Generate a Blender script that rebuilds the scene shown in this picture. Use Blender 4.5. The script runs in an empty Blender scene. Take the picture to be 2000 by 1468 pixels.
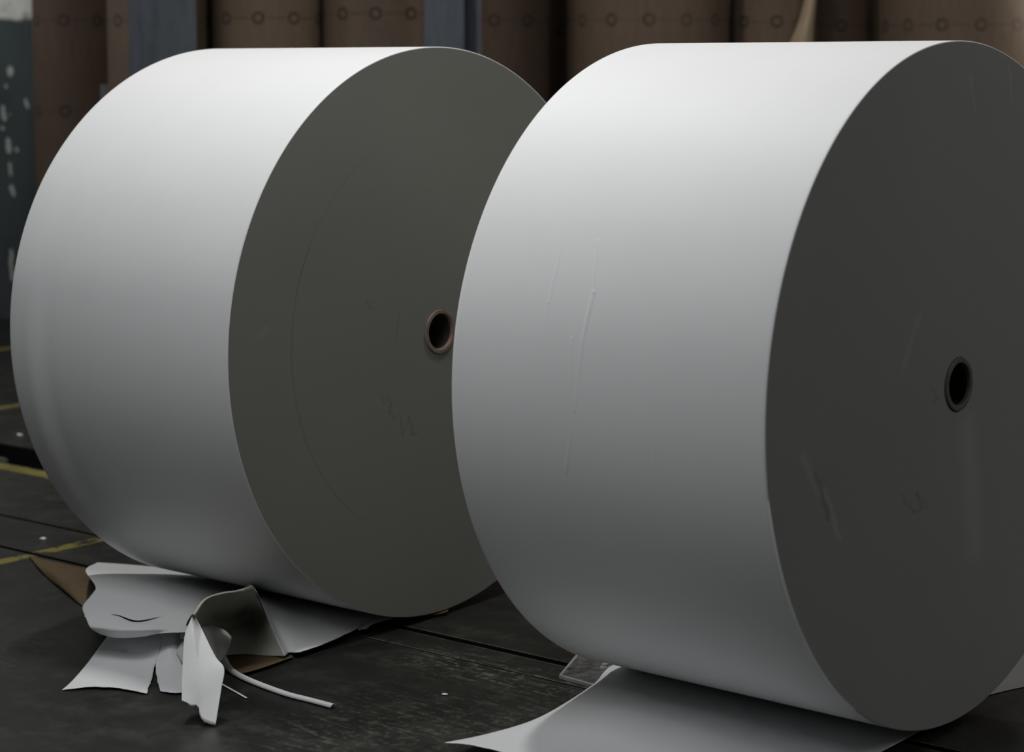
import bpy, bmesh, math, random
from mathutils import Vector, Matrix, noise
random.seed(7)
S = bpy.context.scene
COL = S.collection

# ------------------------------------------------------------------ camera
# The photograph is a crop: its optical centre sits right of and above the middle.
FPX, PITCH, ROLL, CAMH = 4018.5, 0.067451, -0.001444, 1.27004
CX, CY = 1196.754, 398.365
cam_data = bpy.data.cameras.new('camera')
cam = bpy.data.objects.new('camera', cam_data)
COL.objects.link(cam)
cam_data.sensor_width = 36.0
cam_data.sensor_fit = 'HORIZONTAL'
cam_data.lens = 36.0 * FPX / 2000.0
cam_data.shift_x = (1000.0 - CX) / 2000.0
cam_data.shift_y = -(734.0 - CY) / 2000.0
cam_data.clip_start = 0.05
cam_data.clip_end = 100
FWD = Vector((0, math.cos(PITCH), -math.sin(PITCH)))
UP0 = Vector((0, math.sin(PITCH), math.cos(PITCH)))
RT0 = Vector((1, 0, 0))
RT = RT0 * math.cos(ROLL) + UP0 * math.sin(ROLL)
UP = UP0 * math.cos(ROLL) - RT0 * math.sin(ROLL)
M = Matrix((RT, UP, -FWD)).transposed().to_4x4()
M.translation = (0, 0, CAMH)
cam.matrix_world = M
cam_data.dof.use_dof = True
cam_data.dof.focus_distance = 4.25
cam_data.dof.aperture_fstop = 3.6
S.camera = cam

# ------------------------------------------------------------------ world, lights, exposure
world = bpy.data.worlds.new('hall_ambient')
S.world = world
world.use_nodes = True
WORLD_COL, WORLD_STR = (0.9, 0.95, 1.0), 0.02
world.node_tree.nodes['Background'].inputs[0].default_value = (*WORLD_COL, 1)
world.node_tree.nodes['Background'].inputs[1].default_value = WORLD_STR
S.view_settings.view_transform = 'Standard'
S.view_settings.look = 'None'
S.view_settings.gamma = 1.0
S.view_settings.use_curve_mapping = False
S.view_settings.exposure = 0.0

AX = 0.656                                   # direction of the roll axes, floor tracks and building
CU, SU = math.cos(AX), math.sin(AX)
def UVZ(u, v, z=0.0):                        # building frame -> world
    return Vector((u * CU + v * SU, -u * SU + v * CU, z))

def area_lamp(name, loc, target, size, size_y, energy, color):
    d = bpy.data.lights.new(name, 'AREA')
    d.shape = 'RECTANGLE'; d.size = size; d.size_y = size_y
    d.energy = energy; d.color = color
    o = bpy.data.objects.new(name, d); COL.objects.link(o)
    o.location = loc
    q = (Vector(target) - Vector(loc)).to_track_quat('-Z', 'Y')
    o.rotation_euler = q.to_euler()
    return o

# LIGHTS-BEGIN
area_lamp('roof_light', UVZ(-2.3, 4.8, 4.5), UVZ(-2.3, 4.8, 0), 0.4, 0.4, 50, (1, 0.985, 0.95))
area_lamp('roof_light', UVZ(-4.8, 3.62, 5.0), UVZ(-3.7, 3.5, 0), 0.36, 0.36, 80, (1, 0.99, 0.97))
area_lamp('roof_light', UVZ(-2.95, 2.0, 2.6), UVZ(-2.95, 3.5, 0.9), 1.0, 1.0, 17, (0.97, 0.99, 1.0))
area_lamp('fill_lamp', UVZ(-2.0, 1.0, 2.6), UVZ(-2.4, 3.5, 0.9), 1.0, 1.0, 11, (0.98, 0.99, 1.0))  # added fill lamp, brightens the reel sides from the front
area_lamp('fill_lamp', UVZ(-8.5, 1.0, 1.9), UVZ(-2.5, 3.1, 0.1), 1.6, 1.6, 12, (0.95, 0.98, 1.0))  # added low fill lamp, rakes creases and sheet edge from the left
area_lamp('fill_lamp', UVZ(1.5, 6.5, 3.0), UVZ(-2, 3.5, 0.3), 2, 2, 25, (1, 0.975, 0.94))  # added fill lamp at the right rear, for reel end and sheet
area_lamp('fill_lamp', (-4.2, 8.6, 2.7), (-2.75, 10.3, 1.6), 0.9, 0.9, 17, (0.98, 0.99, 1.0))  # added fill lamp for the left part of the back wall
area_lamp('fill_lamp', (2.3, 8.4, 1.7), (1.6, 8.6, 1.4), 0.4, 0.4, 7, (1, 0.95, 0.88))  # added fill lamp, lights the right side of the rightmost kraft reel
# LIGHTS-END

# ------------------------------------------------------------------ helpers
def pix(px, py, z=0.0):                      # a point seen in the photograph, at height z above the floor
    d = FWD + RT * ((px - CX) / FPX) - UP * ((py - CY) / FPX)
    t = (z - CAMH) / d.z
    return Vector((0, 0, CAMH)) + d * t

def link(name, me, mat, parent=None):
    o = bpy.data.objects.new(name, me); COL.objects.link(o)
    if mat is not None:
        for m in (mat if isinstance(mat, (list, tuple)) else [mat]): me.materials.append(m)
    if parent is not None: o.parent = parent
    return o

def from_bm(name, bm, mat, parent=None, smooth=False):
    bmesh.ops.recalc_face_normals(bm, faces=bm.faces)
    me = bpy.data.meshes.new(name); bm.to_mesh(me); bm.free()
    if smooth:
        for p in me.polygons: p.use_smooth = True
    return link(name, me, mat, parent)

def tag(o, label=None, cat=None, group=None, kind=None):
    if label: o['label'] = label
    if cat: o['category'] = cat
    if group: o['group'] = group
    if kind: o['kind'] = kind
    return o

def thing(name, loc, rz, label, cat, group=None):
    o = bpy.data.objects.new(name, None); COL.objects.link(o)
    o.empty_display_size = 0.1
    o.location = loc; o.rotation_euler = (0, 0, rz)
    return tag(o, label, cat, group)

def box(bm, x0, x1, y0, y1, z0, z1):
    vs = [bm.verts.new((x, y, z)) for x in (x0, x1) for y in (y0, y1) for z in (z0, z1)]
    for f in ((0, 1, 3, 2), (4, 6, 7, 5), (0, 4, 5, 1), (2, 3, 7, 6), (0, 2, 6, 4), (1, 5, 7, 3)):
        bm.faces.new([vs[i] for i in f])

# ------------------------------------------------------------------ node helpers
class NT:
    def __init__(self, name):
        self.m = bpy.data.materials.new(name); self.m.use_nodes = True
        self.t = self.m.node_tree; self.n = self.t.nodes; self.l = self.t.links
        self.b = self.n['Principled BSDF']
        self._oc = None
    def new(self, typ, **kw):
        x = self.n.new(typ)
        for k, v in kw.items(): setattr(x, k, v)
        return x
    def set(self, sock, v):
        if hasattr(v, 'is_output') or isinstance(v, bpy.types.NodeSocket): self.l.new(v, sock)
        elif isinstance(v, (tuple, list)) and len(v) == 3 and sock.type == 'RGBA': sock.default_value = (*v, 1)
        else: sock.default_value = v
    def math(self, op, a, b=None, c=None, clamp=False):
        x = self.new('ShaderNodeMath', operation=op, use_clamp=clamp)
        self.set(x.inputs[0], a)
        if b is not None: self.set(x.inputs[1], b)
        if c is not None: self.set(x.inputs[2], c)
        return x.outputs[0]
    def vec(self, op, a, b=None, s=None):
        x = self.new('ShaderNodeVectorMath', operation=op)
        self.set(x.inputs[0], a)
        if b is not None: self.set(x.inputs[1], b)
        if s is not None: self.set(x.inputs[3], s)
        return x.outputs[1] if op in ('DOT_PRODUCT', 'LENGTH', 'DISTANCE') else x.outputs[0]
    def obj(self):
        if self._oc is None: self._oc = self.new('ShaderNodeTexCoord').outputs['Object']
        return self._oc
    def xyz(self, v):
        x = self.new('ShaderNodeSeparateXYZ'); self.set(x.inputs[0], v); return x.outputs
    def comb(self, x=0.0, y=0.0, z=0.0):
        c = self.new('ShaderNodeCombineXYZ')
        for i, v in enumerate((x, y, z)): self.set(c.inputs[i], v)
        return c.outputs[0]
    def noise(self, v, scale, detail=3, rough=0.55, dist=0.0):
        x = self.new('ShaderNodeTexNoise')
        self.set(x.inputs['Vector'], v); x.inputs['Scale'].default_value = scale
        x.inputs['Detail'].default_value = detail; x.inputs['Roughness'].default_value = rough
        x.inputs['Distortion'].default_value = dist
        return x.outputs[0]
    def mapping(self, v, scale=(1, 1, 1), rot=(0, 0, 0), loc=(0, 0, 0)):
        x = self.new('ShaderNodeMapping'); self.set(x.inputs[0], v)
        x.inputs['Location'].default_value = loc; x.inputs['Rotation'].default_value = rot; x.inputs['Scale'].default_value = scale
        return x.outputs[0]
    def ramp(self, f, a, b, lo=0.0, hi=1.0):          # smooth map of f from [a,b] to [lo,hi]
        x = self.new('ShaderNodeMapRange', interpolation_type='SMOOTHSTEP')
        self.set(x.inputs[0], f)
        for i, v in enumerate((a, b, lo, hi)): x.inputs[i + 1].default_value = v
        return x.outputs[0]
    def mix(self, f, a, b):
        x = self.new('ShaderNodeMix', data_type='RGBA')
        self.set(x.inputs[0], f); self.set(x.inputs[6], a); self.set(x.inputs[7], b)
        return x.outputs[2]
    def seg(self, p, a, b):                           # distance from p to the segment a-b
        a = Vector(a); b = Vector(b); ab = b - a
        pa = self.vec('SUBTRACT', p, tuple(a))
        h = self.math('DIVIDE', self.vec('DOT_PRODUCT', pa, tuple(ab)), max(ab.length_squared, 1e-9), clamp=True)
        x = self.new('ShaderNodeVectorMath', operation='SCALE'); x.inputs[0].default_value = ab
        self.set(x.inputs[3], h)
        return self.vec('DISTANCE', pa, x.outputs[0])
    def bump(self, h, dist, strength=1.0, prev=None):
        x = self.new('ShaderNodeBump'); self.set(x.inputs['Height'], h)
        x.inputs['Distance'].default_value = dist; x.inputs['Strength'].default_value = strength
        if prev is not None: self.set(x.inputs['Normal'], prev)
        return x.outputs[0]
    def out(self, color, rough=0.6, spec=0.3, metal=0.0, normal=None):
        self.set(self.b.inputs['Base Color'], color)
        self.set(self.b.inputs['Roughness'], rough)
        self.b.inputs['Specular IOR Level'].default_value = spec
        self.set(self.b.inputs['Metallic'], metal)
        if normal is not None: self.set(self.b.inputs['Normal'], normal)
        return self.m

# ------------------------------------------------------------------ materials
def mat_paper(name, col=(0.80, 0.805, 0.805), creases=(), R=None):
    n = NT(name)
    p = n.obj()
    fine = n.noise(n.mapping(p, (1, 1, 1)), 260, 2)
    mott = n.noise(p, 7, 3)
    c = n.mix(n.ramp(mott, 0.3, 0.7), tuple(x * 0.985 for x in col), col)
    nrm = n.bump(fine, 0.0002, 0.25)
    if creases and R:
        x, y, z = n.xyz(p)
        ang = n.math('ARCTAN2', y, n.math('SUBTRACT', z, R))     # 0 at the top, minus towards -y
        q = n.comb(x, n.math('MULTIPLY', ang, R), 0.0)
        wob = n.noise(n.mapping(q, (3, 3, 3)), 2.0, 2)
        q = n.vec('ADD', q, n.comb(n.math('MULTIPLY', n.math('SUBTRACT', wob, 0.5), 0.012), 0.0, 0.0))
        tot = None
        for (a, b, w, h) in creases:
            d = n.seg(q, (a[0], a[1], 0), (b[0], b[1], 0))
            g = n.math('MULTIPLY', n.ramp(d, 0.0, w, 1.0, 0.0), h)
            tot = g if tot is None else n.math('ADD', tot, g)
        brk = n.ramp(n.noise(n.mapping(q, (1, 0.25, 1)), 14, 2), 0.3, 0.55, 0.15, 1.0)
        nrm = n.bump(n.math('MULTIPLY', tot, brk), 0.0006, 0.8, nrm)
    return n.out(c, 0.55, 0.3, 0.0, nrm)

def mat_reel_end(name, col, R, marks=()):
    n = NT(name)
    p = n.obj(); x, y, z = n.xyz(p)
    zc = n.math('SUBTRACT', z, R)
    r = n.math('SQRT', n.math('ADD', n.math('MULTIPLY', y, y), n.math('MULTIPLY', zc, zc)))
    rings = n.noise(n.comb(n.math('MULTIPLY', r, 90.0), 0.0, 0.0), 1.0, 5, 0.7)
    fine = n.noise(n.comb(n.math('MULTIPLY', r, 900.0), n.math('MULTIPLY', n.math('ARCTAN2', y, zc), 0.5), 0.0), 1.0, 2)
    smear = n.noise(p, 2.2, 4, 0.6)
    q = n.vec('ADD', n.comb(y, zc, 0.0), n.comb(n.math('MULTIPLY', n.math('SUBTRACT', n.noise(p, 30, 2), 0.5), 0.02), n.math('MULTIPLY', n.math('SUBTRACT', n.noise(p, 37, 2), 0.5), 0.02), 0.0))
    k = n.math('ADD', 0.93, n.math('MULTIPLY', rings, 0.06))
    k = n.math('ADD', k, n.math('MULTIPLY', fine, 0.05))
    k = n.math('ADD', k, n.math('MULTIPLY', n.math('SUBTRACT', smear, 0.5), 0.16))
    hsum = n.math('MULTIPLY', fine, 0.3)
    for (kind, a, b, w, s) in marks:
        if kind == 'arc':                              # a dark hairline between two layers: radius a, angles within b
            d = n.math('ABSOLUTE', n.math('SUBTRACT', r, a))
            ang = n.math('ARCTAN2', y, zc)
            g = n.math('MULTIPLY', n.ramp(d, 0, w, 1, 0), n.math('MULTIPLY', n.ramp(ang, b[0], b[0] + 0.25), n.ramp(ang, b[1] - 0.25, b[1], 1, 0)))
        else:
            g = n.ramp(n.seg(q, (*a, 0), (*b, 0)), 0, w, 1, 0)
        k = n.math('ADD', k, n.math('MULTIPLY', g, s))
        if kind == 'dent': hsum = n.math('SUBTRACT', hsum, n.math('MULTIPLY', g, 2.0))
    k = n.math('MAXIMUM', k, 0.2)
    cc = n.new('ShaderNodeVectorMath', operation='SCALE'); cc.inputs[0].default_value = col; n.set(cc.inputs[3], k)
    return n.out(cc.outputs[0], 0.6, 0.25, 0.0, n.bump(hsum, 0.0006, 0.6))

def mat_kraft(name, col=(0.27, 0.17, 0.095), rings=None):
    n = NT(name)
    p = n.obj()
    fib = n.noise(n.mapping(p, (6, 6, 1)), 9, 4, 0.6)
    blot = n.noise(p, 3.0, 3)
    c = n.mix(n.ramp(fib, 0.25, 0.75), tuple(x * 0.88 for x in col), tuple(x * 1.08 for x in col))
    c = n.mix(n.math('MULTIPLY', n.ramp(blot, 0.45, 0.75), 0.35), c, tuple(x * 0.7 for x in col))
    if rings:
        rad, spacing, rows = rings
        x, y, z = n.xyz(p)
        s = n.math('MULTIPLY', n.math('ARCTAN2', x, n.math('MULTIPLY', y, -1.0)), rad)
        sm = n.math('SUBTRACT', n.math('MODULO', n.math('ADD', s, 50 * spacing + spacing / 2), spacing), spacing / 2)
        ink = None
        for z0 in rows:
            dz = n.math('SUBTRACT', z, z0)
            r = n.math('SQRT', n.math('ADD', n.math('MULTIPLY', sm, sm), n.math('MULTIPLY', dz, dz)))
            ring = n.ramp(n.math('ABSOLUTE', n.math('SUBTRACT', r, 0.021)), 0.004, 0.009, 1, 0)
            dash = n.math('MULTIPLY', n.ramp(n.math('ABSOLUTE', dz), 0.0025, 0.005, 1, 0), n.ramp(r, 0.034, 0.04))
            g = n.math('MAXIMUM', ring, n.math('MULTIPLY', dash, 0.55))
            ink = g if ink is None else n.math('MAXIMUM', ink, g)
        patch = n.ramp(n.noise(n.mapping(p, (1, 1, 0.3)), 5, 2), 0.3, 0.5, 0.35, 0.75)
        c = n.mix(n.math('MULTIPLY', ink, patch), c, (0.035, 0.028, 0.022))
    return n.out(c, 0.65, 0.25, 0.0, n.bump(fib, 0.0006, 0.3))

def mat_steel_paint(name, col):
    n = NT(name); p = n.obj()
    w = n.noise(n.mapping(p, (4, 4, 1)), 5, 4, 0.65)
    c = n.mix(n.ramp(w, 0.4, 0.75), col, tuple(x * 0.72 for x in col))
    return n.out(c, 0.5, 0.4, 0.0, n.bump(w, 0.001, 0.15))

def mat_floor():
    n = NT('oiled_black_floor'); p = n.obj()
    big = n.noise(p, 1.6, 4, 0.6)
    mid = n.noise(p, 11, 5, 0.65)
    grit = n.noise(p, 160, 3, 0.6)
    c = n.mix(n.ramp(big, 0.35, 0.7), (0.010, 0.0105, 0.009), (0.021, 0.0212, 0.018))
    c = n.mix(n.math('MULTIPLY', n.ramp(mid, 0.45, 0.75), 0.6), c, (0.045, 0.045, 0.035))
    # scuffs worn to bare concrete: streaks, thick only where traffic crosses
    streak = n.noise(n.mapping(p, (4.0, 20, 1), (0, 0, 0.75)), 3.0, 5, 0.75, 0.4)
    fleck = n.noise(p, 55, 4, 0.7)
    area = n.noise(p, 2.3, 2)
    spot = n.ramp(n.seg(p, (-2.95, 3.20, 0), (-2.55, 3.20, 0)), 0.0, 0.13, 0.75, 0.0)
    spot2 = n.ramp(n.seg(p, (-2.55, 2.95, 0), (-2.75, 2.75, 0)), 0.0, 0.28, 0.5, 0.0)
    dens = n.math('ADD', n.math('MAXIMUM', spot, spot2), n.ramp(area, 0.5, 0.8, 0.0, 0.2))
    f1 = n.math('MULTIPLY', n.ramp(streak, 0.48, 0.64), n.ramp(fleck, 0.38, 0.58))
    f2 = n.math('MULTIPLY', n.ramp(fleck, 0.54, 0.66), n.ramp(grit, 0.4, 0.6))
    wear = n.math('MULTIPLY', n.math('MAXIMUM', f1, f2), dens, clamp=True)
    c = n.mix(wear, c, (0.20, 0.20, 0.16))
    xe, ye, ze = n.xyz(p)
    edge_ = None
    for v_, w_ in ((3.2385, 0.0024), (3.3295, 0.0012), (3.3565, 0.0022)):
        g = n.math('MULTIPLY', n.ramp(n.math('ABSOLUTE', n.math('SUBTRACT', ye, v_)), w_ * 0.5, w_, 1, 0), n.math('GREATER_THAN', xe, -3.3))
        edge_ = g if edge_ is None else n.math('MAXIMUM', edge_, g)
    c = n.mix(n.math('MULTIPLY', edge_, n.ramp(mid, 0.3, 0.6, 0.2, 0.8)), c, (0.16, 0.155, 0.12))
    # yellow lane paint, worn
    x, y, z = n.xyz(p)
    def band(coord, c0, hw): return n.ramp(n.math('ABSOLUTE', n.math('SUBTRACT', coord, c0)), hw - 0.004, hw + 0.004, 1, 0)
    def span(coord, a, b): return n.math('MULTIPLY', n.math('GREATER_THAN', coord, a), n.math('LESS_THAN', coord, b))
    wob = n.math('MULTIPLY', n.math('SUBTRACT', n.noise(p, 25, 3), 0.5), 0.02)
    xw = n.math('ADD', x, wob); yw = n.math('ADD', y, wob)
    worn = n.ramp(n.noise(n.mapping(p, (1, 1, 1), (0, 0, 0.3)), 17, 5, 0.7), 0.42, 0.52)
    y1 = n.math('MULTIPLY', n.math('MULTIPLY', band(xw, -4.425, 0.023), span(y, 2.2, 3.487)), worn)
    y2 = n.math('MULTIPLY', band(yw, 3.945, 0.03), span(x, -9, 1.0))
    y3 = n.math('MULTIPLY', band(xw, -6.44, 0.03), span(y, 4.2, 9))
    y4 = n.math('MULTIPLY', band(xw, -7.78, 0.035), span(y, 4.2, 9))
    lane = n.math('MAXIMUM', y1, n.math('MULTIPLY', n.math('MAXIMUM', y2, n.math('MAXIMUM', y3, y4)), n.ramp(mid, 0.3, 0.6, 0.65, 1.0)))
    c = n.mix(lane, c, (0.22, 0.19, 0.04))
    rough = n.ramp(mid, 0.3, 0.7, 0.34, 0.52)
    return n.out(c, rough, 0.4, 0.0, n.bump(n.math('ADD', mid, n.math('MULTIPLY', grit, 0.2)), 0.0012, 0.35))

def mat_wall():
    n = NT('painted_wall'); p = n.obj(); x, y, z = n.xyz(p)
    w = n.noise(p, 4, 5, 0.65)
    grime = n.noise(n.mapping(p, (2, 2, 0.6)), 3, 4)
    zz = n.math('ADD', z, n.math('MULTIPLY', n.math('SUBTRACT', n.noise(p, 14, 3), 0.5), 0.05))
    dado = n.ramp(zz, 1.49, 1.515, 1, 0)
    white = n.mix(n.ramp(w, 0.35, 0.65), (0.5, 0.5, 0.46), (0.72, 0.72, 0.68))
    dark = n.ramp(n.noise(p, 12, 3), 0.45, 0.62)
    low = n.ramp(z, 1.5, 1.62, 0.8, 0.0)
    white = n.mix(n.math('MULTIPLY', dark, low), white, (0.10, 0.10, 0.09))
    green = n.mix(n.ramp(grime, 0.3, 0.7), (0.040, 0.052, 0.054), (0.058, 0.074, 0.074))
    q = n.vec('ADD', n.comb(x, n.math('MULTIPLY', z, 0.6), 0.0), n.comb(n.math('MULTIPLY', n.math('SUBTRACT', n.noise(p, 20, 2), 0.5), 0.03), n.math('MULTIPLY', n.math('SUBTRACT', n.noise(p, 23, 2), 0.5), 0.03), 0.0))
    chip = None
    for (cx, cz0, cz1, w_) in CHIPS:
        g = n.ramp(n.seg(q, (cx, cz0 * 0.6, 0), (cx + 0.004, cz1 * 0.6, 0)), w_ * 0.55, w_, 1, 0)
        chip = g if chip is None else n.math('MAXIMUM', chip, g)
    green = n.mix(chip, green, (0.42, 0.43, 0.40))
    return n.out(n.mix(dado, white, green), 0.6, 0.3, 0.0, n.bump(w, 0.004, 0.3))

def mat_plain(name, col, rough=0.6, spec=0.3, metal=0.0, ns=40, amt=0.15):
    n = NT(name); p = n.obj(); w = n.noise(p, ns, 4, 0.6)
    c = n.mix(n.ramp(w, 0.3, 0.7), tuple(x * (1 - amt) for x in col), tuple(x * (1 + amt) for x in col))
    return n.out(c, rough, spec, metal, n.bump(w, 0.0008, 0.2))

WALL_Y = 10.3
def at_y(px, py, Y):
    d = FWD + RT * ((px - CX) / FPX) - UP * ((py - CY) / FPX)
    return Vector((0, 0, CAMH)) + d * (Y / d.y)
CHIPS = []
for (px, y0, y1, r) in ((20, 136, 140, 7), (51, 200, 204, 4), (6, 212, 230, 5), (16, 276, 292, 6), (31, 288, 290, 3), (18, 322, 340, 3.5),
                        (23, 368, 378, 6), (22, 490, 545, 4), (4, 250, 252, 3), (13, 168, 170, 2.5), (17, 222, 223, 2)):
    a = at_y(px, y0, WALL_Y); b = at_y(px, y1, WALL_Y)
    CHIPS.append((a.x, a.z, b.z, r * WALL_Y / FPX * 0.95))

# ------------------------------------------------------------------ the setting
def build_floor():
    # floor in the building frame (local x along the tracks, local y across them), with sunken tracks and a trench
    us = [-12, -3.6, 6]
    tracksL = [(3.265, 3.281, 0.03), (3.503, 3.516, 0.03)]
    tracksR = [(3.232, 3.237, 0.006), (3.331, 3.355, 0.05)]
    bm = bmesh.new()
    def quad(u0, u1, v0, v1, z):
        bm.faces.new([bm.verts.new(c) for c in ((u0, v0, z), (u1, v0, z), (u1, v1, z), (u0, v1, z))])
    def groove(u0, u1, v0, v1, d):
        quad(u0, u1, v0, v1, -d)
        for v in (v0, v1):
            bm.faces.new([bm.verts.new(c) for c in ((u0, v, -d), (u1, v, -d), (u1, v, 0), (u0, v, 0))])
        for u in (u0, u1):
            bm.faces.new([bm.verts.new(c) for c in ((u, v0, -d), (u, v1, -d), (u, v1, 0), (u, v0, 0))])
    for (u0, u1, tr) in ((us[0], us[1], tracksL), (us[1], us[2], tracksR)):
        v = -3.0
        for (a, b, d) in tr + [(3.985, 4.185, 0.22)]:
            quad(u0, u1, v, a, 0); groove(u0, u1, a, b, d); v = b
        quad(u0, u1, v, 12, 0)
    bmesh.ops.recalc_face_normals(bm, faces=bm.faces)
    bm.faces.ensure_lookup_table()
    for f in bm.faces:
        if min(v.co.z for v in f.verts) < -0.001: f.material_index = 1
    o = from_bm('floor', bm, [mat_floor(), mat_plain('recess_shade', (0.006, 0.006, 0.0055), 0.6, 0.2)])  # near-black colour stands in for the shade inside grooves and trench
    o.rotation_euler = (0, 0, -AX)
    return tag(o, kind='structure')
floor = build_floor()
bm = bmesh.new(); box(bm, -7, 7, WALL_Y, WALL_Y + 0.2, 0, 4.2)
tag(from_bm('wall_back', bm, mat_wall()), kind='structure')

# ------------------------------------------------------------------ the two big reels
def lathe(bm, prof, nseg, R, closed=False):
    # prof: (x, r) pairs revolved about the x axis at height R
    rows = []
    for (x, r) in prof:
        rows.append([bm.verts.new((x, r * math.sin(2 * math.pi * i / nseg), R + r * math.cos(2 * math.pi * i / nseg))) for i in range(nseg)])
    for k in range(len(rows) - 1 + (1 if closed else 0)):
        a, b = rows[k], rows[(k + 1) % len(rows)]
        for i in range(nseg):
            j = (i + 1) % nseg
            bm.faces.new((a[i], a[j], b[j], b[i]))
    return rows

LIFT = 0.012
CORE_O, CORE_I = 0.0525, 0.0400

def paper_reel(loc, yaw, W, R, label, m_side, m_end, m_core, group=None, ripple=0.0):
    root = thing('paper_reel', (loc[0], loc[1], LIFT), -yaw, label, 'paper roll', group)
    bm = bmesh.new()
    nseg = 720
    e = 0.002
    xs = [0.0 - 0.0004, -e * 0.4, -e] + [-W * k / 90 for k in range(1, 90)] + [-W + e, -W]
    rs = [R - e, R - e * 0.25, R] + [R] * 89 + [R, R - e]
    rows = lathe(bm, list(zip(xs, rs)), nseg, R)
    if ripple:
        for k, (x, row) in enumerate(zip(xs, rows)):
            t = (x + W) / 0.16                      # loosened wraps near the far edge
            if t < 1.2:
                for i, vtx in enumerate(row):
                    a = 2 * math.pi * i / nseg
                    a = a - 2 * math.pi if a > math.pi else a
                    f = max(0.0, min(1.0, (-a - 1.0) / 0.9)) * max(0.0, min(1.0, (2.75 + a) / 0.4)) if a < 0 else 0.0
                    d = -ripple * f * (max(0.0, 1 - t / 0.6) ** 2 - 0.5 * math.exp(-((t - 0.5) / 0.18) ** 2) + 0.3 * math.exp(-((t - 0.85) / 0.16) ** 2))
                    n_ = Vector((0, math.sin(a), math.cos(a)))
                    vtx.co += n_ * d
    wp = from_bm('wound_paper', bm, m_side, root, True)
    for nm, x in (('reel_end', -0.0004), ('reel_end', -W)):
        bm = bmesh.new()
        rad = [CORE_O + ((R - e if x > -0.01 else R - 0.011) - CORE_O) * k / 24 for k in range(25)]
        lathe(bm, [(x, r) for r in rad], nseg if x > -0.01 else 180, R)
        from_bm(nm, bm, m_end, wp)
    bm = bmesh.new()
    c = 0.003
    lathe(bm, [(c, CORE_I + 0.0015), (c + 0.0008, CORE_I + 0.003), (c + 0.0008, CORE_O - 0.003), (c, CORE_O - 0.0015), (-0.01, CORE_O), (-W, CORE_O), (-W, CORE_I), (-0.004, CORE_I)], 96, R, True)
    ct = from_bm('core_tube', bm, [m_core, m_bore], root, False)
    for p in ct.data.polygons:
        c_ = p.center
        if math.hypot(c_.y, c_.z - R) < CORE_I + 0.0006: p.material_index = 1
    return root

LX, LY, LYAW, LW, LR = -0.396196, 4.683679, 0.642052, 0.717037, 0.65
RX, RY, RYAW, RW, RR = 0.657314, 3.881931, 0.670813, 0.70833, 0.651529

def on_side(px, py, loc, yaw, R):
    # photograph point -> (along the axis, arc length from the top) on a reel's paper, in the reel's own frame
    d = FWD + RT * ((px - CX) / FPX) - UP * ((py - CY) / FPX)
    o = Vector((0, 0, CAMH)) - Vector((loc[0], loc[1], LIFT))
    c, s = math.cos(yaw), math.sin(yaw)
    f = lambda v: Vector((v.x * c - v.y * s, v.x * s + v.y * c, v.z))
    d = f(d); o = f(o); o.z -= R
    A = d.y ** 2 + d.z ** 2; B = o.y * d.y + o.z * d.z; C = o.y ** 2 + o.z ** 2 - R * R
    t = (-B - math.sqrt(max(B * B - A * C, 0))) / A
    q = o + d * t
    return (q.x, math.atan2(q.y, q.z) * R)

def on_end(px, py, loc, yaw, R):
    d = FWD + RT * ((px - CX) / FPX) - UP * ((py - CY) / FPX)
    o = Vector((0, 0, CAMH)) - Vector((loc[0], loc[1], LIFT))
    c, s = math.cos(yaw), math.sin(yaw)
    f = lambda v: Vector((v.x * c - v.y * s, v.x * s + v.y * c, v.z))
    d = f(d); o = f(o); o.z -= R
    q = o + d * (-o.x / d.x)
    return (q.y, q.z)

cr = lambda pts, w, h: (on_side(*pts[0], (RX, RY), RYAW, RR), on_side(*pts[1], (RX, RY), RYAW, RR), w, h)
creases_R = [cr(((1168, 470), (1160, 570)), 0.006, 1.0), cr(((1160, 570), (1122, 800)), 0.007, 1.5), cr(((1122, 800), (1106, 920)), 0.007, 0.8),
             cr(((1118, 660), (1114, 790)), 0.005, 1.2), cr(((1096, 480), (1072, 590)), 0.006, 1.0), cr(((1072, 590), (1060, 680)), 0.006, 0.6),
             cr(((1272, 820), (1300, 1040)), 0.006, 0.6), cr(((1640, 126), (1622, 144)), 0.003, 0.8)]
m_side_L = mat_paper('white_paper_left', creases=(), R=LR)
m_side_R = mat_paper('white_paper_right', creases=creases_R, R=RR)
eL = lambda a: on_end(*a, (LX, LY), LYAW, LR)
eR = lambda a: on_end(*a, (RX, RY), RYAW, RR)
def scribble(f, pts, w, s): return [('ink', f(a), f(b), w, s) for a, b in zip(pts, pts[1:])]
marks_L = [('arc', 0.47, (-2.7, -0.95), 0.0035, -0.16), ('arc', 0.47, (-1.5, -0.4), 0.003, -0.10), ('arc', 0.145, (-1.9, -1.0), 0.003, -0.14)]
marks_L += scribble(eL, [(755, 775), (766, 790), (760, 805), (772, 815)], 0.006, -0.16)
marks_L += scribble(eL, [(782, 812), (788, 850), (800, 815), (806, 848), (815, 845)], 0.005, -0.16)
marks_L += [('ink', eL((718, 590)), eL((724, 600)), 0.008, -0.15), ('ink', eL((745, 770)), eL((752, 785)), 0.006, -0.12),
            ('ink', eL((505, 660)), eL((520, 640)), 0.012, 0.12)]
marks_R = [('ink', eR((1568, 890)), eR((1600, 960)), 0.018, 0.16), ('dent', eR((1592, 930)), eR((1618, 1010)), 0.012, -0.22), ('ink', eR((1612, 960)), eR((1640, 1050)), 0.014, 0.20),
           ('ink', eR((1797, 615)), eR((1765, 715)), 0.016, 0.12), ('ink', eR((1890, 830)), eR((1905, 1060)), 0.06, 0.14),
           ('ink', eR((1895, 150)), eR((1905, 215)), 0.008, 0.14), ('ink', eR((1972, 130)), eR((1978, 200)), 0.006, 0.14)]
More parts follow.
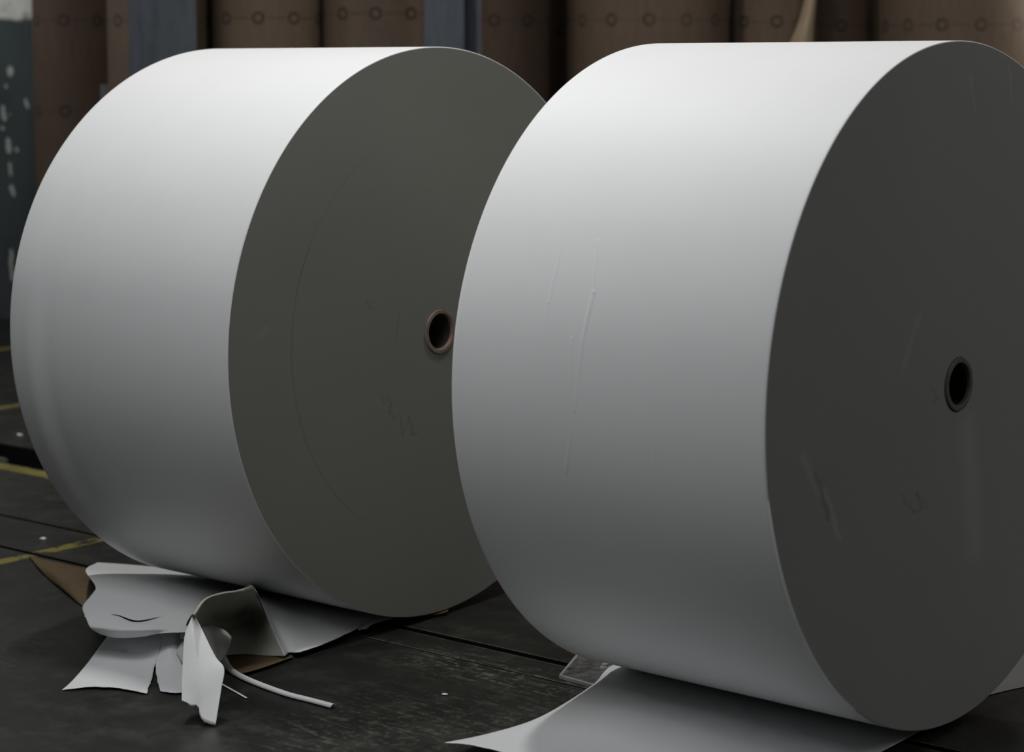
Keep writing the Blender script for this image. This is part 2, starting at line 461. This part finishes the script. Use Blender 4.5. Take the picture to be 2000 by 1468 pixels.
marks_R += scribble(eR, [(1762, 965), (1785, 1000), (1800, 990), (1790, 960), (1815, 1000)], 0.006, -0.14)
marks_R += scribble(eR, [(1822, 760), (1832, 775), (1822, 790)], 0.005, -0.18)
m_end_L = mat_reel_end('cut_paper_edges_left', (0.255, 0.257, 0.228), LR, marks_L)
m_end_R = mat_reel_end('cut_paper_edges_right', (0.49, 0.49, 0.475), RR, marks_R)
m_core_brown = mat_plain('brown_core_board', (0.26, 0.19, 0.155))
m_bore = mat_plain('bore_shade', (0.06, 0.05, 0.042))  # shade inside the hole, put into the bore's colour
m_core_grey = mat_plain('grey_core_board', (0.22, 0.22, 0.19))

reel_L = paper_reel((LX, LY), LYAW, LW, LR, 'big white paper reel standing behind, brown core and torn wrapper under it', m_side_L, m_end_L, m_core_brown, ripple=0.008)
reel_R = paper_reel((RX, RY), RYAW, RW, RR, 'big white paper reel in front with grey core, cut off by the right border', m_side_R, m_end_R, m_core_grey)

# a loosened outer wrap standing proud of the right reel's end, low on the left
bm = bmesh.new()
N = 60; a0, a1 = -2.55, -1.75
ring = []
for i in range(N + 1):
    a = a0 + (a1 - a0) * i / N
    k = math.sin(math.pi * i / N) ** 0.5
    ring.append([bm.verts.new((x, r * math.sin(a), RR + r * math.cos(a))) for (x, r) in ((-0.004, RR + 0.0001), (0.0045 * k, RR + 0.0003 + 0.0012 * k), (0.0045 * k, RR - 0.0008 + 0.0012 * k), (-0.0006, RR - 0.0012))])
for i in range(N):
    for j in range(3):
        bm.faces.new((ring[i][j], ring[i + 1][j], ring[i + 1][j + 1], ring[i][j + 1]))
from_bm('loose_wrap_edge', bm, m_side_R, [c for c in reel_R.children if c.name.startswith('wound_paper')][0])

# ------------------------------------------------------------------ sheets and torn pieces of paper
def cm(p0, p1, p2, p3, t):
    return 0.5 * ((2 * p1) + (p2 - p0) * t + (2 * p0 - 5 * p1 + 4 * p2 - p3) * t * t + (3 * p1 - p0 - 3 * p2 + p3) * t ** 3)
def spline(P, n):
    P = [P[0] * 2 - P[1]] + list(P) + [P[-1] * 2 - P[-2]]
    segs = len(P) - 3; out = []
    for k in range(n + 1):
        s = k / n * segs; i = min(int(s), segs - 1)
        out.append(cm(P[i], P[i + 1], P[i + 2], P[i + 3], s - i))
    return out
def patch(bm, grid, nu=36, nv=36, torn='', amp=0.003, seed=0):
    # smooth surface through a grid of control points; torn lists ragged borders among t(op) b(ottom) l(eft) r(ight)
    rows = [spline(r, nu) for r in grid]
    cols = [spline([r[j] for r in rows], nv) for j in range(nu + 1)]
    V = [[bm.verts.new(cols[j][i]) for j in range(nu + 1)] for i in range(nv + 1)]
    def rag(vlist, inner, k):
        for i, (v, w) in enumerate(zip(vlist, inner)):
            d = (v.co - w.co)
            if d.length > 1e-7: d.normalize()
            x = noise.noise(Vector((i * 0.23, seed * 7.3 + k, 0))) + 0.7 * noise.noise(Vector((i * 0.73, seed * 3.1 + k, 5))) + 0.5 * noise.noise(Vector((i * 1.7, seed * 1.7 + k, 9)))
            v.co += d * amp * x
    if 't' in torn: rag(V[0], V[1], 1)
    if 'b' in torn: rag(V[-1], V[-2], 2)
    if 'l' in torn: rag([r[0] for r in V], [r[1] for r in V], 3)
    if 'r' in torn: rag([r[-1] for r in V], [r[-2] for r in V], 4)
    for i in range(nv):
        for j in range(nu):
            bm.faces.new((V[i][j], V[i][j + 1], V[i + 1][j + 1], V[i + 1][j]))
    return V
def G(rows): return [[pix(*p) for p in r] for r in rows]
def sheet(name, bm, mat, parent=None, thick=0.0009):
    bmesh.ops.remove_doubles(bm, verts=bm.verts, dist=1e-5)
    me = bpy.data.meshes.new(name); bm.to_mesh(me); bm.free()
    for p in me.polygons: p.use_smooth = True
    o = link(name, me, mat, parent)
    md = o.modifiers.new('thickness', 'SOLIDIFY'); md.thickness = thick; md.offset = 0.0
    return o

m_sheet = mat_paper('white_sheet', (0.80, 0.805, 0.81))
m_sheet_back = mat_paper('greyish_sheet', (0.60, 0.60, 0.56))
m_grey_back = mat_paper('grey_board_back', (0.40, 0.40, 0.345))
m_wrap = mat_kraft('kraft_wrapper_paper', (0.125, 0.086, 0.045))

# sheet run out under the right reel, flush with its near end
edge = [(-2.56, 4.05, .004), (-2.56, 3.70, .006), (-2.56, 3.50, .010)]
E = [UVZ(*p) for p in edge] + [pix(*p) for p in ((1200, 1297, .018), (1160, 1335, .012), (1100, 1375, .008), (1050, 1402, .008), (1000, 1420, .009), (930, 1438, .014), (868, 1450, .026))]
marg = [0.03, 0.03, 0.03, 0.03, 0.035, 0.042, 0.055, 0.065, 0.075, 0.085]
hi = [.002, .002, .0, .002, .006, .009, .011, .012, .012, .010]
body = [.002, .002, .0085, .010, .010, .010, .010, .010, .010, .010]
uN = [-1.74, -1.882, -1.878, -1.872, -1.870, -1.868, -1.866, -1.864, -1.862, -1.86]
grid = []
for k, e in enumerate(E):
    u = e.x * CU - e.y * SU; v = e.x * SU + e.y * CU; z = e.z
    n_ = uN[k]; top = z + hi[k] if k > 2 else z
    row = [UVZ(u, v, z)]
    row += [UVZ(u + marg[k] * 0.5, v, z + (top - z) * 0.66), UVZ(u + marg[k], v, top)]
    for f in (0.2, 0.45, 0.7, 0.88, 1.0):
        b = body[k]
        row.append(UVZ(u + marg[k] + (n_ - u - marg[k]) * f, v, top + (0.012 * math.sin(min(1, f * 1.7) * math.pi) if k > 4 else 0) + (b - top) * min(1, f * 1.25) + 0.002 * math.sin(f * 9 + k) * (1 if k > 3 else 0)))
    grid.append(row)
bm = bmesh.new(); patch(bm, grid, 90, 90, 'b', 0.004, 3)
tag(sheet('paper_sheet', bm, m_sheet), 'wide white paper sheet spread on the floor under the front reel, its left edge curled', 'paper sheet')

# torn sheet bunched up under the left reel
root = thing('torn_paper_sheet', pix(400, 1190, 0), 0, 'crumpled white paper sheet with a long tear, bunched up under the rear reel', 'torn paper')
inv = Matrix.Translation(-root.location)
def child(o): o.data.transform(inv); o.parent = root; return o
bm = bmesh.new()
slit = [(167, 1205, .090), (222, 1199, .096), (268, 1211, .094), (325, 1203, .086), (385, 1208, .072)]
patch(bm, G([[(190, 1098, .006), (250, 1102, .006), (330, 1110, .006), (400, 1124, .006), (470, 1138, .006)],
             [(167, 1114, .074), (250, 1126, .070), (320, 1134, .058), (400, 1148, .040), (470, 1163, .02)],
             [(186, 1148, .088), (240, 1150, .086), (310, 1154, .078), (385, 1166, .060), (455, 1175, .036)],
             [(162, 1182, .092), (226, 1180, .096), (295, 1184, .090), (365, 1190, .076), (430, 1192, .058)],
             slit]), 48, 40, 'l', 0.0015, 5)
low = patch(bm, G([[(p[0], p[1] + 0.0, p[2]) for p in slit],
             [(177, 1226, .078), (225, 1227, .087), (280, 1229, .086), (330, 1224, .080), (385, 1222, .070)],
             [(196, 1238, .054), (228, 1245, .062), (275, 1243, .066), (320, 1236, .072), (380, 1234, .068)]]), 48, 24, 'b', 0.0012, 6)
for j, v in enumerate(low[0]):
    t = (j / 48 - 0.22) / 0.5
    if 0 < t < 1:
        g = (math.sin(math.pi * t) ** 0.7) * (0.85 + 0.3 * noise.noise(Vector((j * 0.35, 2, 0))))
        for i in range(5):
            low[i][j].co += Vector((0, -0.004 * g, -0.0042 * g)) * (1 - i / 5)
child(sheet('flat_lobe', bm, m_sheet, None))
bm = bmesh.new()
crest = [(379, 1201, .188), (402, 1172, .200), (432, 1161, .200), (465, 1155, .190), (494, 1146, .165)]
patch(bm, G([[(362, 1222, .058), (390, 1200, .05), (430, 1178, .04), (455, 1168, .03), (480, 1157, .02)],
             [(369, 1208, .13), (391, 1180, .15), (428, 1163, .15), (462, 1158, .135), (488, 1150, .12)],
             crest,
             [(395, 1228, .085), (415, 1212, .075), (450, 1205, .068), (485, 1195, .068), (518, 1198, .078)],
             [(410, 1255, .045), (430, 1250, .035), (465, 1245, .03), (505, 1242, .03), (538, 1240, .045)],
             [(425, 1285, .015), (445, 1279, .009), (480, 1277, .007), (520, 1280, .007), (556, 1281, .012)]]), 40, 60, 'r', 0.0015, 8)
child(sheet('folded_hood', bm, m_grey_back, None))
bm = bmesh.new()
pa, pb, pc = pix(377, 1203, .176), pix(356, 1368, .042), pix(421, 1416, .004)
pn = (pb - pa).cross(pc - pa).normalized()
def on_flap(px, py, bend=0.0):
    d = FWD + RT * ((px - CX) / FPX) - UP * ((py - CY) / FPX)
    o = Vector((0, 0, CAMH))
    return o + d * ((pa - o).dot(pn) / d.dot(pn)) + (pn if pn.y < 0 else -pn) * bend
patch(bm, [[on_flap(*q) for q in r] for r in (
             [(374, 1206), (376, 1204), (377, 1203), (378, 1201), (380, 1199)],
             [(361, 1240), (370, 1239, .003), (379, 1238, .005), (388, 1236, .003), (397, 1234)],
             [(357, 1290), (372, 1289, .004), (388, 1287, .006), (404, 1285, .004), (421, 1282)],
             [(355, 1330), (375, 1327, .004), (396, 1322, .006), (417, 1315, .004), (438, 1306, .001)],
             [(355, 1352), (375, 1352, .002), (394, 1352, .004), (413, 1350, .003), (432, 1347)],
             [(355, 1368), (372, 1376), (387, 1380), (394, 1403), (421, 1416)])], 48, 60, 'b', 0.0035, 9)
child(sheet('hanging_flap', bm, m_sheet, None))
bm = bmesh.new()
patch(bm, G([[(390, 1226, .100), (404, 1220, .112), (422, 1223, .118), (440, 1231, .112), (452, 1243, .100)],
             [(398, 1243, .090), (412, 1238, .102), (428, 1239, .104), (442, 1244, .100), (451, 1252, .090)],
             [(408, 1262, .072), (420, 1259, .080), (432, 1258, .080), (442, 1261, .076), (447, 1266, .070)],
             [(418, 1280, .054), (425, 1279, .058), (432, 1278, .058), (437, 1278, .056), (441, 1279, .052)],
             [(423, 1293, .044), (427, 1292, .045), (430, 1291, .045), (433, 1289, .044), (436, 1286, .043)]]), 20, 24, 'b', 0.001, 10)
child(sheet('curled_corner', bm, m_sheet_back, None))
bm = bmesh.new()
patch(bm, G([[(478, 1142, .015), (490, 1140, .008), (540, 1146, .005), (610, 1160, .005), (680, 1176, .005), (745, 1192, .005)],
             [(496, 1147, .155), (512, 1172, .070), (560, 1176, .036), (620, 1188, .030), (690, 1200, .018), (752, 1201, .008)],
             [(520, 1199, .080), (534, 1216, .048), (574, 1226, .036), (632, 1220, .030), (694, 1211, .018), (758, 1204, .008)],
             [(556, 1281, .014), (566, 1274, .012), (590, 1272, .014), (645, 1252, .014), (704, 1225, .012), (768, 1207, .009)]]), 60, 40, 'b', 0.002, 11)
child(sheet('flat_lobe', bm, m_sheet, None))
bm = bmesh.new()
patch(bm, G([[(706, 1205, .012), (720, 1206, .012), (736, 1206, .012)], [(702, 1222, .014), (714, 1221, .016), (730, 1214, .012)], [(700, 1231, .012), (714, 1226, .012), (728, 1219, .010)]]), 16, 12, 'br', 0.003, 12)
child(sheet('torn_shred', bm, m_sheet_back, None))

# torn scrap lying in front of it
bm = bmesh.new()
patch(bm, G([[(215, 1236, .024), (250, 1234, .024), (285, 1234, .024), (318, 1235, .026)],
             [(199, 1257, .012), (240, 1262, .020), (275, 1266, .022), (313, 1266, .030)],
             [(168, 1298, .008), (215, 1296, .013), (260, 1298, .013), (303, 1297, .012)],
             [(140, 1330, .004), (195, 1322, .008), (246, 1324, .009), (295, 1330, .006)], [(121, 1347, .002), (180, 1341, .005), (235, 1344, .005), (286, 1354, .003)]]), 44, 44, 'br', 0.0022, 14)
patch(bm, G([[(318, 1235, .026), (340, 1234, .038), (366, 1234, .030)], [(313, 1266, .030), (336, 1268, .034), (366, 1270, .020)],
             [(303, 1297, .012), (333, 1300, .016), (366, 1302, .012)], [(307, 1325, .006), (336, 1330, .008), (367, 1330, .007)], [(313, 1349, .003), (339, 1353, .004), (368, 1351, .003)]]), 24, 44, 'bl', 0.0022, 15)
tag(sheet('paper_scrap', bm, m_sheet), 'flat white paper scrap with a notched torn edge, lying left of the hanging flap', 'paper scrap')
bm = bmesh.new()
patch(bm, G([[(352, 1226, .060), (358, 1222, .062), (366, 1220, .06)], [(352, 1246, .05), (358, 1247, .052), (366, 1248, .05)]]), 10, 10, 'b', 0.002, 16)
patch(bm, G([[(352, 1257, .04), (360, 1250, .045), (368, 1250, .045)], [(345, 1274, .030), (353, 1268, .034), (366, 1270, .034)], [(350, 1282, .026), (355, 1292, .024), (366, 1300, .022)]]), 12, 16, 'bl', 0.003, 17)
child(sheet('torn_shred', bm, m_sheet_back, None))

def ribbon(bm, pts, w, arch):
    P = spline([pix(*p) for p in pts], 48)
    rows = []
    for i, p in enumerate(P):
        t = (P[min(i + 1, 48)] - P[max(i - 1, 0)]).normalized()
        s = Vector((-t.y, t.x, 0)).normalized()
        rows.append([bm.verts.new(p + s * (w * c) + Vector((0, 0, arch * (1 - (2 * c) ** 2)))) for c in (-.5, -.3, -.1, .1, .3, .5)])
    for a, b in zip(rows, rows[1:]):
        for j in range(5): bm.faces.new((a[j], a[j + 1], b[j + 1], b[j]))
bm = bmesh.new(); ribbon(bm, [(436, 1284, .012), (444, 1300, .004), (462, 1316, .003), (500, 1334, .003), (560, 1356, .003), (610, 1369, .003), (651, 1380, .003)], 0.016, 0.006)
tag(sheet('paper_strip', bm, m_sheet), 'narrow curved white paper strip trailing right across the black floor', 'paper strip')
bm = bmesh.new(); ribbon(bm, [(434, 1336, .003), (450, 1345, .002), (468, 1355, .002), (482, 1363, .002)], 0.0045, 0.001)
tag(sheet('paper_sliver', bm, m_sheet), 'tiny thin paper sliver beside the tip of the hanging flap', 'paper scrap')

# brown kraft wrapper underneath
bm = bmesh.new()
patch(bm, G([[(56, 1085, .003), (100, 1095, .012), (150, 1106, .012), (200, 1114, .004)],
             [(74, 1107, .005), (112, 1120, .020), (155, 1131, .022), (205, 1140, .012)],
             [(98, 1132, .003), (125, 1146, .012), (160, 1160, .014), (210, 1165, .008)],
             [(132, 1158, .002), (154, 1178, .003), (178, 1192, .003), (225, 1195, .003)]]), 30, 30, 'lb', 0.002, 20)
patch(bm, G([[(225, 1140, .003), (330, 1150, .003), (430, 1165, .003), (575, 1190, .003)],
             [(225, 1195, .003), (330, 1215, .003), (440, 1245, .003), (575, 1240, .004)],
             [(240, 1215, .002), (330, 1240, .002), (436, 1285, .004), (572, 1280, .005)],
             [(250, 1222, .002), (340, 1258, .002), (448, 1306, .003), (574, 1283, .005)]]), 40, 30, 'b', 0.002, 21)
patch(bm, G([[(448, 1270, .004), (500, 1270, .004), (572, 1270, .005)], [(440, 1304, .004), (478, 1313, .008), (570, 1284, .006)]]), 24, 10, 'b', 0.002, 22)
patch(bm, G([[(770, 1197, .005), (830, 1195, .006), (876, 1187, .008)], [(788, 1206, .004), (840, 1202, .006), (874, 1194, .010)]]), 24, 8, 'br', 0.004, 23)
tag(sheet('kraft_wrapper', bm, m_wrap), 'brown kraft wrapper paper lying under the torn white sheet at the rear reel', 'wrapping paper')

# ------------------------------------------------------------------ steel plate at the front reel
m_steel = mat_plain('worn_steel', (0.16, 0.16, 0.155), 0.32, 0.6, 0.35, 70, 0.6)
m_bright = mat_plain('bright_steel', (0.55, 0.55, 0.53), 0.35, 0.5, 0.3)
pl = thing('steel_plate', UVZ(-2.62, 3.33, 0), -AX, 'small worn steel plate on the floor at the left end of the front reel', 'metal plate')
bm = bmesh.new(); o_ = bmesh.new()
A_, B_, C_, D_ = [pix(*p, 0) - pl.location for p in ((1130, 1282), (1094, 1325), (1140, 1338), (1204, 1300))]
Rz = Matrix.Rotation(AX, 3, 'Z')
A_, B_, C_, D_ = [Rz @ p for p in (A_, B_, C_, D_)]
C2 = B_ + (C_ - B_).normalized() * 0.22; D2 = A_ + (C_ - B_).normalized() * 0.22
vb = [bm.verts.new((p.x, p.y, 0.0005)) for p in (A_, B_, C2, D2)]
vt = [bm.verts.new((p.x, p.y, 0.0065)) for p in (A_, B_, C2, D2)]
bm.faces.new(vt); bm.faces.new(vb[::-1])
for i in range(4): bm.faces.new((vb[i], vb[(i + 1) % 4], vt[(i + 1) % 4], vt[i]))
bmesh.ops.bevel(bm, geom=[e for e in bm.edges], offset=0.0018, segments=2, affect='EDGES')
plate = from_bm('plate', bm, m_steel, pl)
for (a, b) in ((A_, B_), (B_, C2)):
    bm = bmesh.new()
    t = (b - a).normalized(); s = Vector((-t.y, t.x, 0)) * 0.0028
    q = [a - s, b - s, b + s, a + s]
    lo_ = [bm.verts.new((p.x, p.y, 0.0)) for p in q]; up_ = [bm.verts.new((p.x, p.y, 0.0085)) for p in q]
    bm.faces.new(up_); bm.faces.new(lo_[::-1])
    for i in range(4): bm.faces.new((lo_[i], lo_[(i + 1) % 4], up_[(i + 1) % 4], up_[i]))
    bmesh.ops.bevel(bm, geom=[e for e in bm.edges], offset=0.001, segments=2, affect='EDGES')
    from_bm('raised_rim', bm, m_bright, plate)
bp = Rz @ (pix(1182, 1302, .008) - pl.location)
bm = bmesh.new()
for (r, z0, z1) in ((0.011, 0.006, 0.0095), (0.0075, 0.0095, 0.015)):
    bmesh.ops.create_cone(bm, cap_ends=True, segments=6 if r < .01 else 20, radius1=r, radius2=r * .94, depth=z1 - z0, matrix=Matrix.Translation((bp.x, bp.y, (z0 + z1) / 2)))
from_bm('bolt', bm, m_bright, plate)

# ------------------------------------------------------------------ brown reels standing on end at the back
def kraft_reel(xl, xr, Y, h, rows_px, label, col, group='brown kraft reels standing along the back wall', phase=0.0):
    a = at_y(xl, 60, Y); b = at_y(xr, 60, Y)
    cx = (a.x + b.x) / 2; rad = (b.x - a.x) / 2
    root = thing('kraft_reel', (cx, Y + 0.0, 0), 0, label, 'paper roll', group)
    zs = [at_y((xl + xr) / 2, py, Y - rad).z for py in rows_px]
    m = mat_kraft('kraft_reel_paper', col, (rad, 0.150 if rad < 0.3 else 0.158, zs + [0.35]))
    bm = bmesh.new(); n = 96
    prof = [(rad - .004, 0.0), (rad, 0.005)] + [(rad, h * k / 10) for k in range(1, 10)] + [(rad, h - .006), (rad - .005, h)]
    R_ = [[bm.verts.new((r * math.cos(2 * math.pi * i / n), r * math.sin(2 * math.pi * i / n), z)) for i in range(n)] for r, z in prof]
    for p, q in zip(R_, R_[1:]):
        for i in range(n): bm.faces.new((p[i], p[(i + 1) % n], q[(i + 1) % n], q[i]))
    bm.faces.new(R_[0][::-1])
    o = from_bm('wrapped_body', bm, m, root, True)
    bm = bmesh.new()
    T = [[bm.verts.new((r * math.cos(2 * math.pi * i / n), r * math.sin(2 * math.pi * i / n), h)) for i in range(n)] for r in (rad - .005, 0.05)]
    for i in range(n): bm.faces.new((T[0][i], T[0][(i + 1) % n], T[1][(i + 1) % n], T[1][i]))
    from_bm('reel_end', bm, m_end_L, root)
    bm = bmesh.new()
    T = [[bm.verts.new((r * math.cos(2 * math.pi * i / 40), r * math.sin(2 * math.pi * i / 40), z)) for i in range(40)] for r, z in ((.05, h - .01), (.05, h + .003), (.04, h + .003), (.04, h - .3))]
    for p, q in zip(T, T[1:]):
        for i in range(40): bm.faces.new((p[i], p[(i + 1) % 40], q[(i + 1) % 40], q[i]))
    from_bm('core_tube', bm, m_core_brown, root)
    return root, cx, rad
K1 = (0.105, 0.070, 0.050); K2 = (0.160, 0.115, 0.083); K3 = (0.135, 0.096, 0.068)
kraft_reel(66, 225, 9.2, 2.0, (40, 217), 'reddish brown kraft reel beside the green wall, leftmost of the row', K1)
kraft_reel(212, 414, 8.7, 2.1, (40,), 'brown kraft reel standing behind the left blue steel column', K2)
kraft_reel(415, 631, 8.7, 2.1, (35,), 'brown kraft reel immediately right of the left blue column', K2)
kraft_reel(632, 862, 8.7, 2.1, (26,), 'brown kraft reel immediately left of the right blue column', K2)
kraft_reel(866, 1076, 8.9, 2.0, (40,), 'dark brown kraft reel showing just right of the right blue column', K1)
kraft_reel(1106, 1424, 8.7, 2.1, (38,), 'broad brown kraft reel rising behind the left end of the front reel', K3)
kraft_reel(1020, 1180, 9.6, 1.9, (60,), 'dark brown kraft reel set back in the shadowed gap between two front ones', K1)
kraft_reel(1640, 1800, 9.75, 1.9, (60,), 'dark brown kraft reel set back in the gap beside the brightest right-hand one', K1)
root_f, fx, frad = kraft_reel(1425, 1596, 8.8, 2.1, (42,), 'brown kraft reel with a torn wrapper flap hanging open', K3)
kraft_reel(1568, 1704, 9.15, 2.0, (50,), 'narrow brown kraft reel right of the one with the torn flap', K1)
kraft_reel(1716, 2056, 8.7, 2.1, (48,), 'light brown kraft reel at the right border, brightest of the row', K3)
# torn flap of wrapper, peeled off to the right
Yf = 8.8 - frad * 0.7
bm = bmesh.new()
F = [[at_y(*p) for p in r] for r in (((1578, -40, Yf - .02), (1590, -40, Yf - .06), (1600, -40, Yf - .05)), ((1566, 20, Yf - .04), (1580, 20, Yf - .09), (1592, 20, Yf - .07)),
                                     ((1552, 60, Yf - .05), (1572, 60, Yf - .11), (1589, 62, Yf - .08)), ((1536, 100, Yf - .05), (1564, 102, Yf - .11), (1588, 104, Yf - .08)), ((1520, 150, Yf - .05), (1552, 152, Yf - .10), (1586, 152, Yf - .07)))]
patch(bm, F, 12, 24, 'lb', 0.006, 31)
o = sheet('wrapper_flap', bm, mat_kraft('kraft_inside', (0.42, 0.32, 0.22)), None)
o.data.transform(Matrix.Translation(-root_f.location)); o.parent = root_f
o['label'] = 'pale torn flap of wrapper'

# ------------------------------------------------------------------ blue steel columns
m_blue = mat_steel_paint('blue_grey_paint', (0.110, 0.126, 0.148))
m_bolt = mat_plain('bolt_steel', (0.3, 0.3, 0.3), 0.4, 0.5, 0.6)
def column(px0, px1, Y, label, turned=False):
    a = at_y(px0, 60, Y); b = at_y(px1, 60, Y)
    w = b.x - a.x
    fw, dp, t, h = w * 0.70 / CU, w * 0.30 / SU, 0.012, 4.0
    root = thing('steel_column', ((a.x + b.x) / 2, Y + 0.05, 0), -AX, label, 'column', 'blue steel columns')
    if turned:
        fw, dp = w * 0.27 / CU, w * 0.73 / SU
        secs = (('hollow_section', (-fw / 2, fw / 2, -dp / 2, dp / 2)),)
    else:
        secs = (('front_flange', (-fw / 2, fw / 2, -dp / 2, -dp / 2 + t)), ('back_flange', (-fw / 2, fw / 2, dp / 2 - t, dp / 2)), ('web', (-t / 2, t / 2, -dp / 2 + t, dp / 2 - t)))
    for nm, (x0, x1, y0, y1) in secs:
        bm = bmesh.new(); box(bm, x0, x1, y0, y1, 0.02, h)
        if nm != 'web': bmesh.ops.bevel(bm, geom=[e for e in bm.edges], offset=0.003, segments=2, affect='EDGES')
        from_bm(nm, bm, m_blue, root)
    bm = bmesh.new(); box(bm, -fw * .75, fw * .75, -dp, dp, 0, 0.02)
    bpl = from_bm('base_plate', bm, m_blue, root)
    for sx in (-1, 1):
        for sy in (-1, 1):
            bm = bmesh.new(); bmesh.ops.create_cone(bm, cap_ends=True, segments=6, radius1=.012, radius2=.012, depth=.03, matrix=Matrix.Translation((sx * fw * .62, sy * dp * .8, .033)))
            from_bm('bolt', bm, m_bolt, bpl)
    return root
column(255, 371, 7.9, 'blue grey steel column rising behind the left part of the rear reel', True)
column(825, 940, 7.9, 'blue grey steel column rising above the end face of the rear reel')
# short post
p = at_y(205, 165, 8.2)
post = thing('steel_post', (p.x, 8.2, 0), -AX, 'short grey steel post in front of the leftmost brown reels', 'post')
bm = bmesh.new(); box(bm, -.014, .014, -.014, .014, 0.008, p.z); bmesh.ops.bevel(bm, geom=[e for e in bm.edges], offset=0.002, segments=2, affect='EDGES')
from_bm('upright', bm, mat_steel_paint('grey_post_paint', (0.16, 0.17, 0.165)), post)
bm = bmesh.new(); box(bm, -.05, .05, -.05, .05, 0, 0.008)
from_bm('base_plate', bm, m_blue, post)

# chain guide in the floor trench
bm = bmesh.new(); box(bm, -0.03, 0.015, -0.03, 0.03, 0, 0.19); bmesh.ops.bevel(bm, geom=[e for e in bm.edges], offset=0.006, segments=2, affect='EDGES')
o = from_bm('guide_block', bm, m_steel); o.location = UVZ(-5.735, 4.11, -0.22); o.rotation_euler = (0, 0, -AX)
tag(o, 'small grey metal block sitting in the dark floor trench at the left border', 'metal block')
# litter specks on the floor
for (px, py, s, lab) in ((84, 1053, .009, 'small pale paper crumb between the floor tracks and the yellow line'), (38, 850, .010, 'tiny pale paper crumb beside the dark floor trench'), (868, 1357, .007, 'tiny pale paper crumb on the scuffed floor between the reels')):
    bm = bmesh.new(); bmesh.ops.create_icosphere(bm, subdivisions=2, radius=s)
    for v in bm.verts: v.co = Vector((v.co.x, v.co.y * .6, v.co.z * .35)) * (1 + .5 * noise.noise(v.co * 120 + Vector((px, 0, 0))))
    o = from_bm('paper_crumb', bm, m_sheet); o.location = pix(px, py, 0) + Vector((0, 0, s * .3)); tag(o, lab, 'paper scrap')
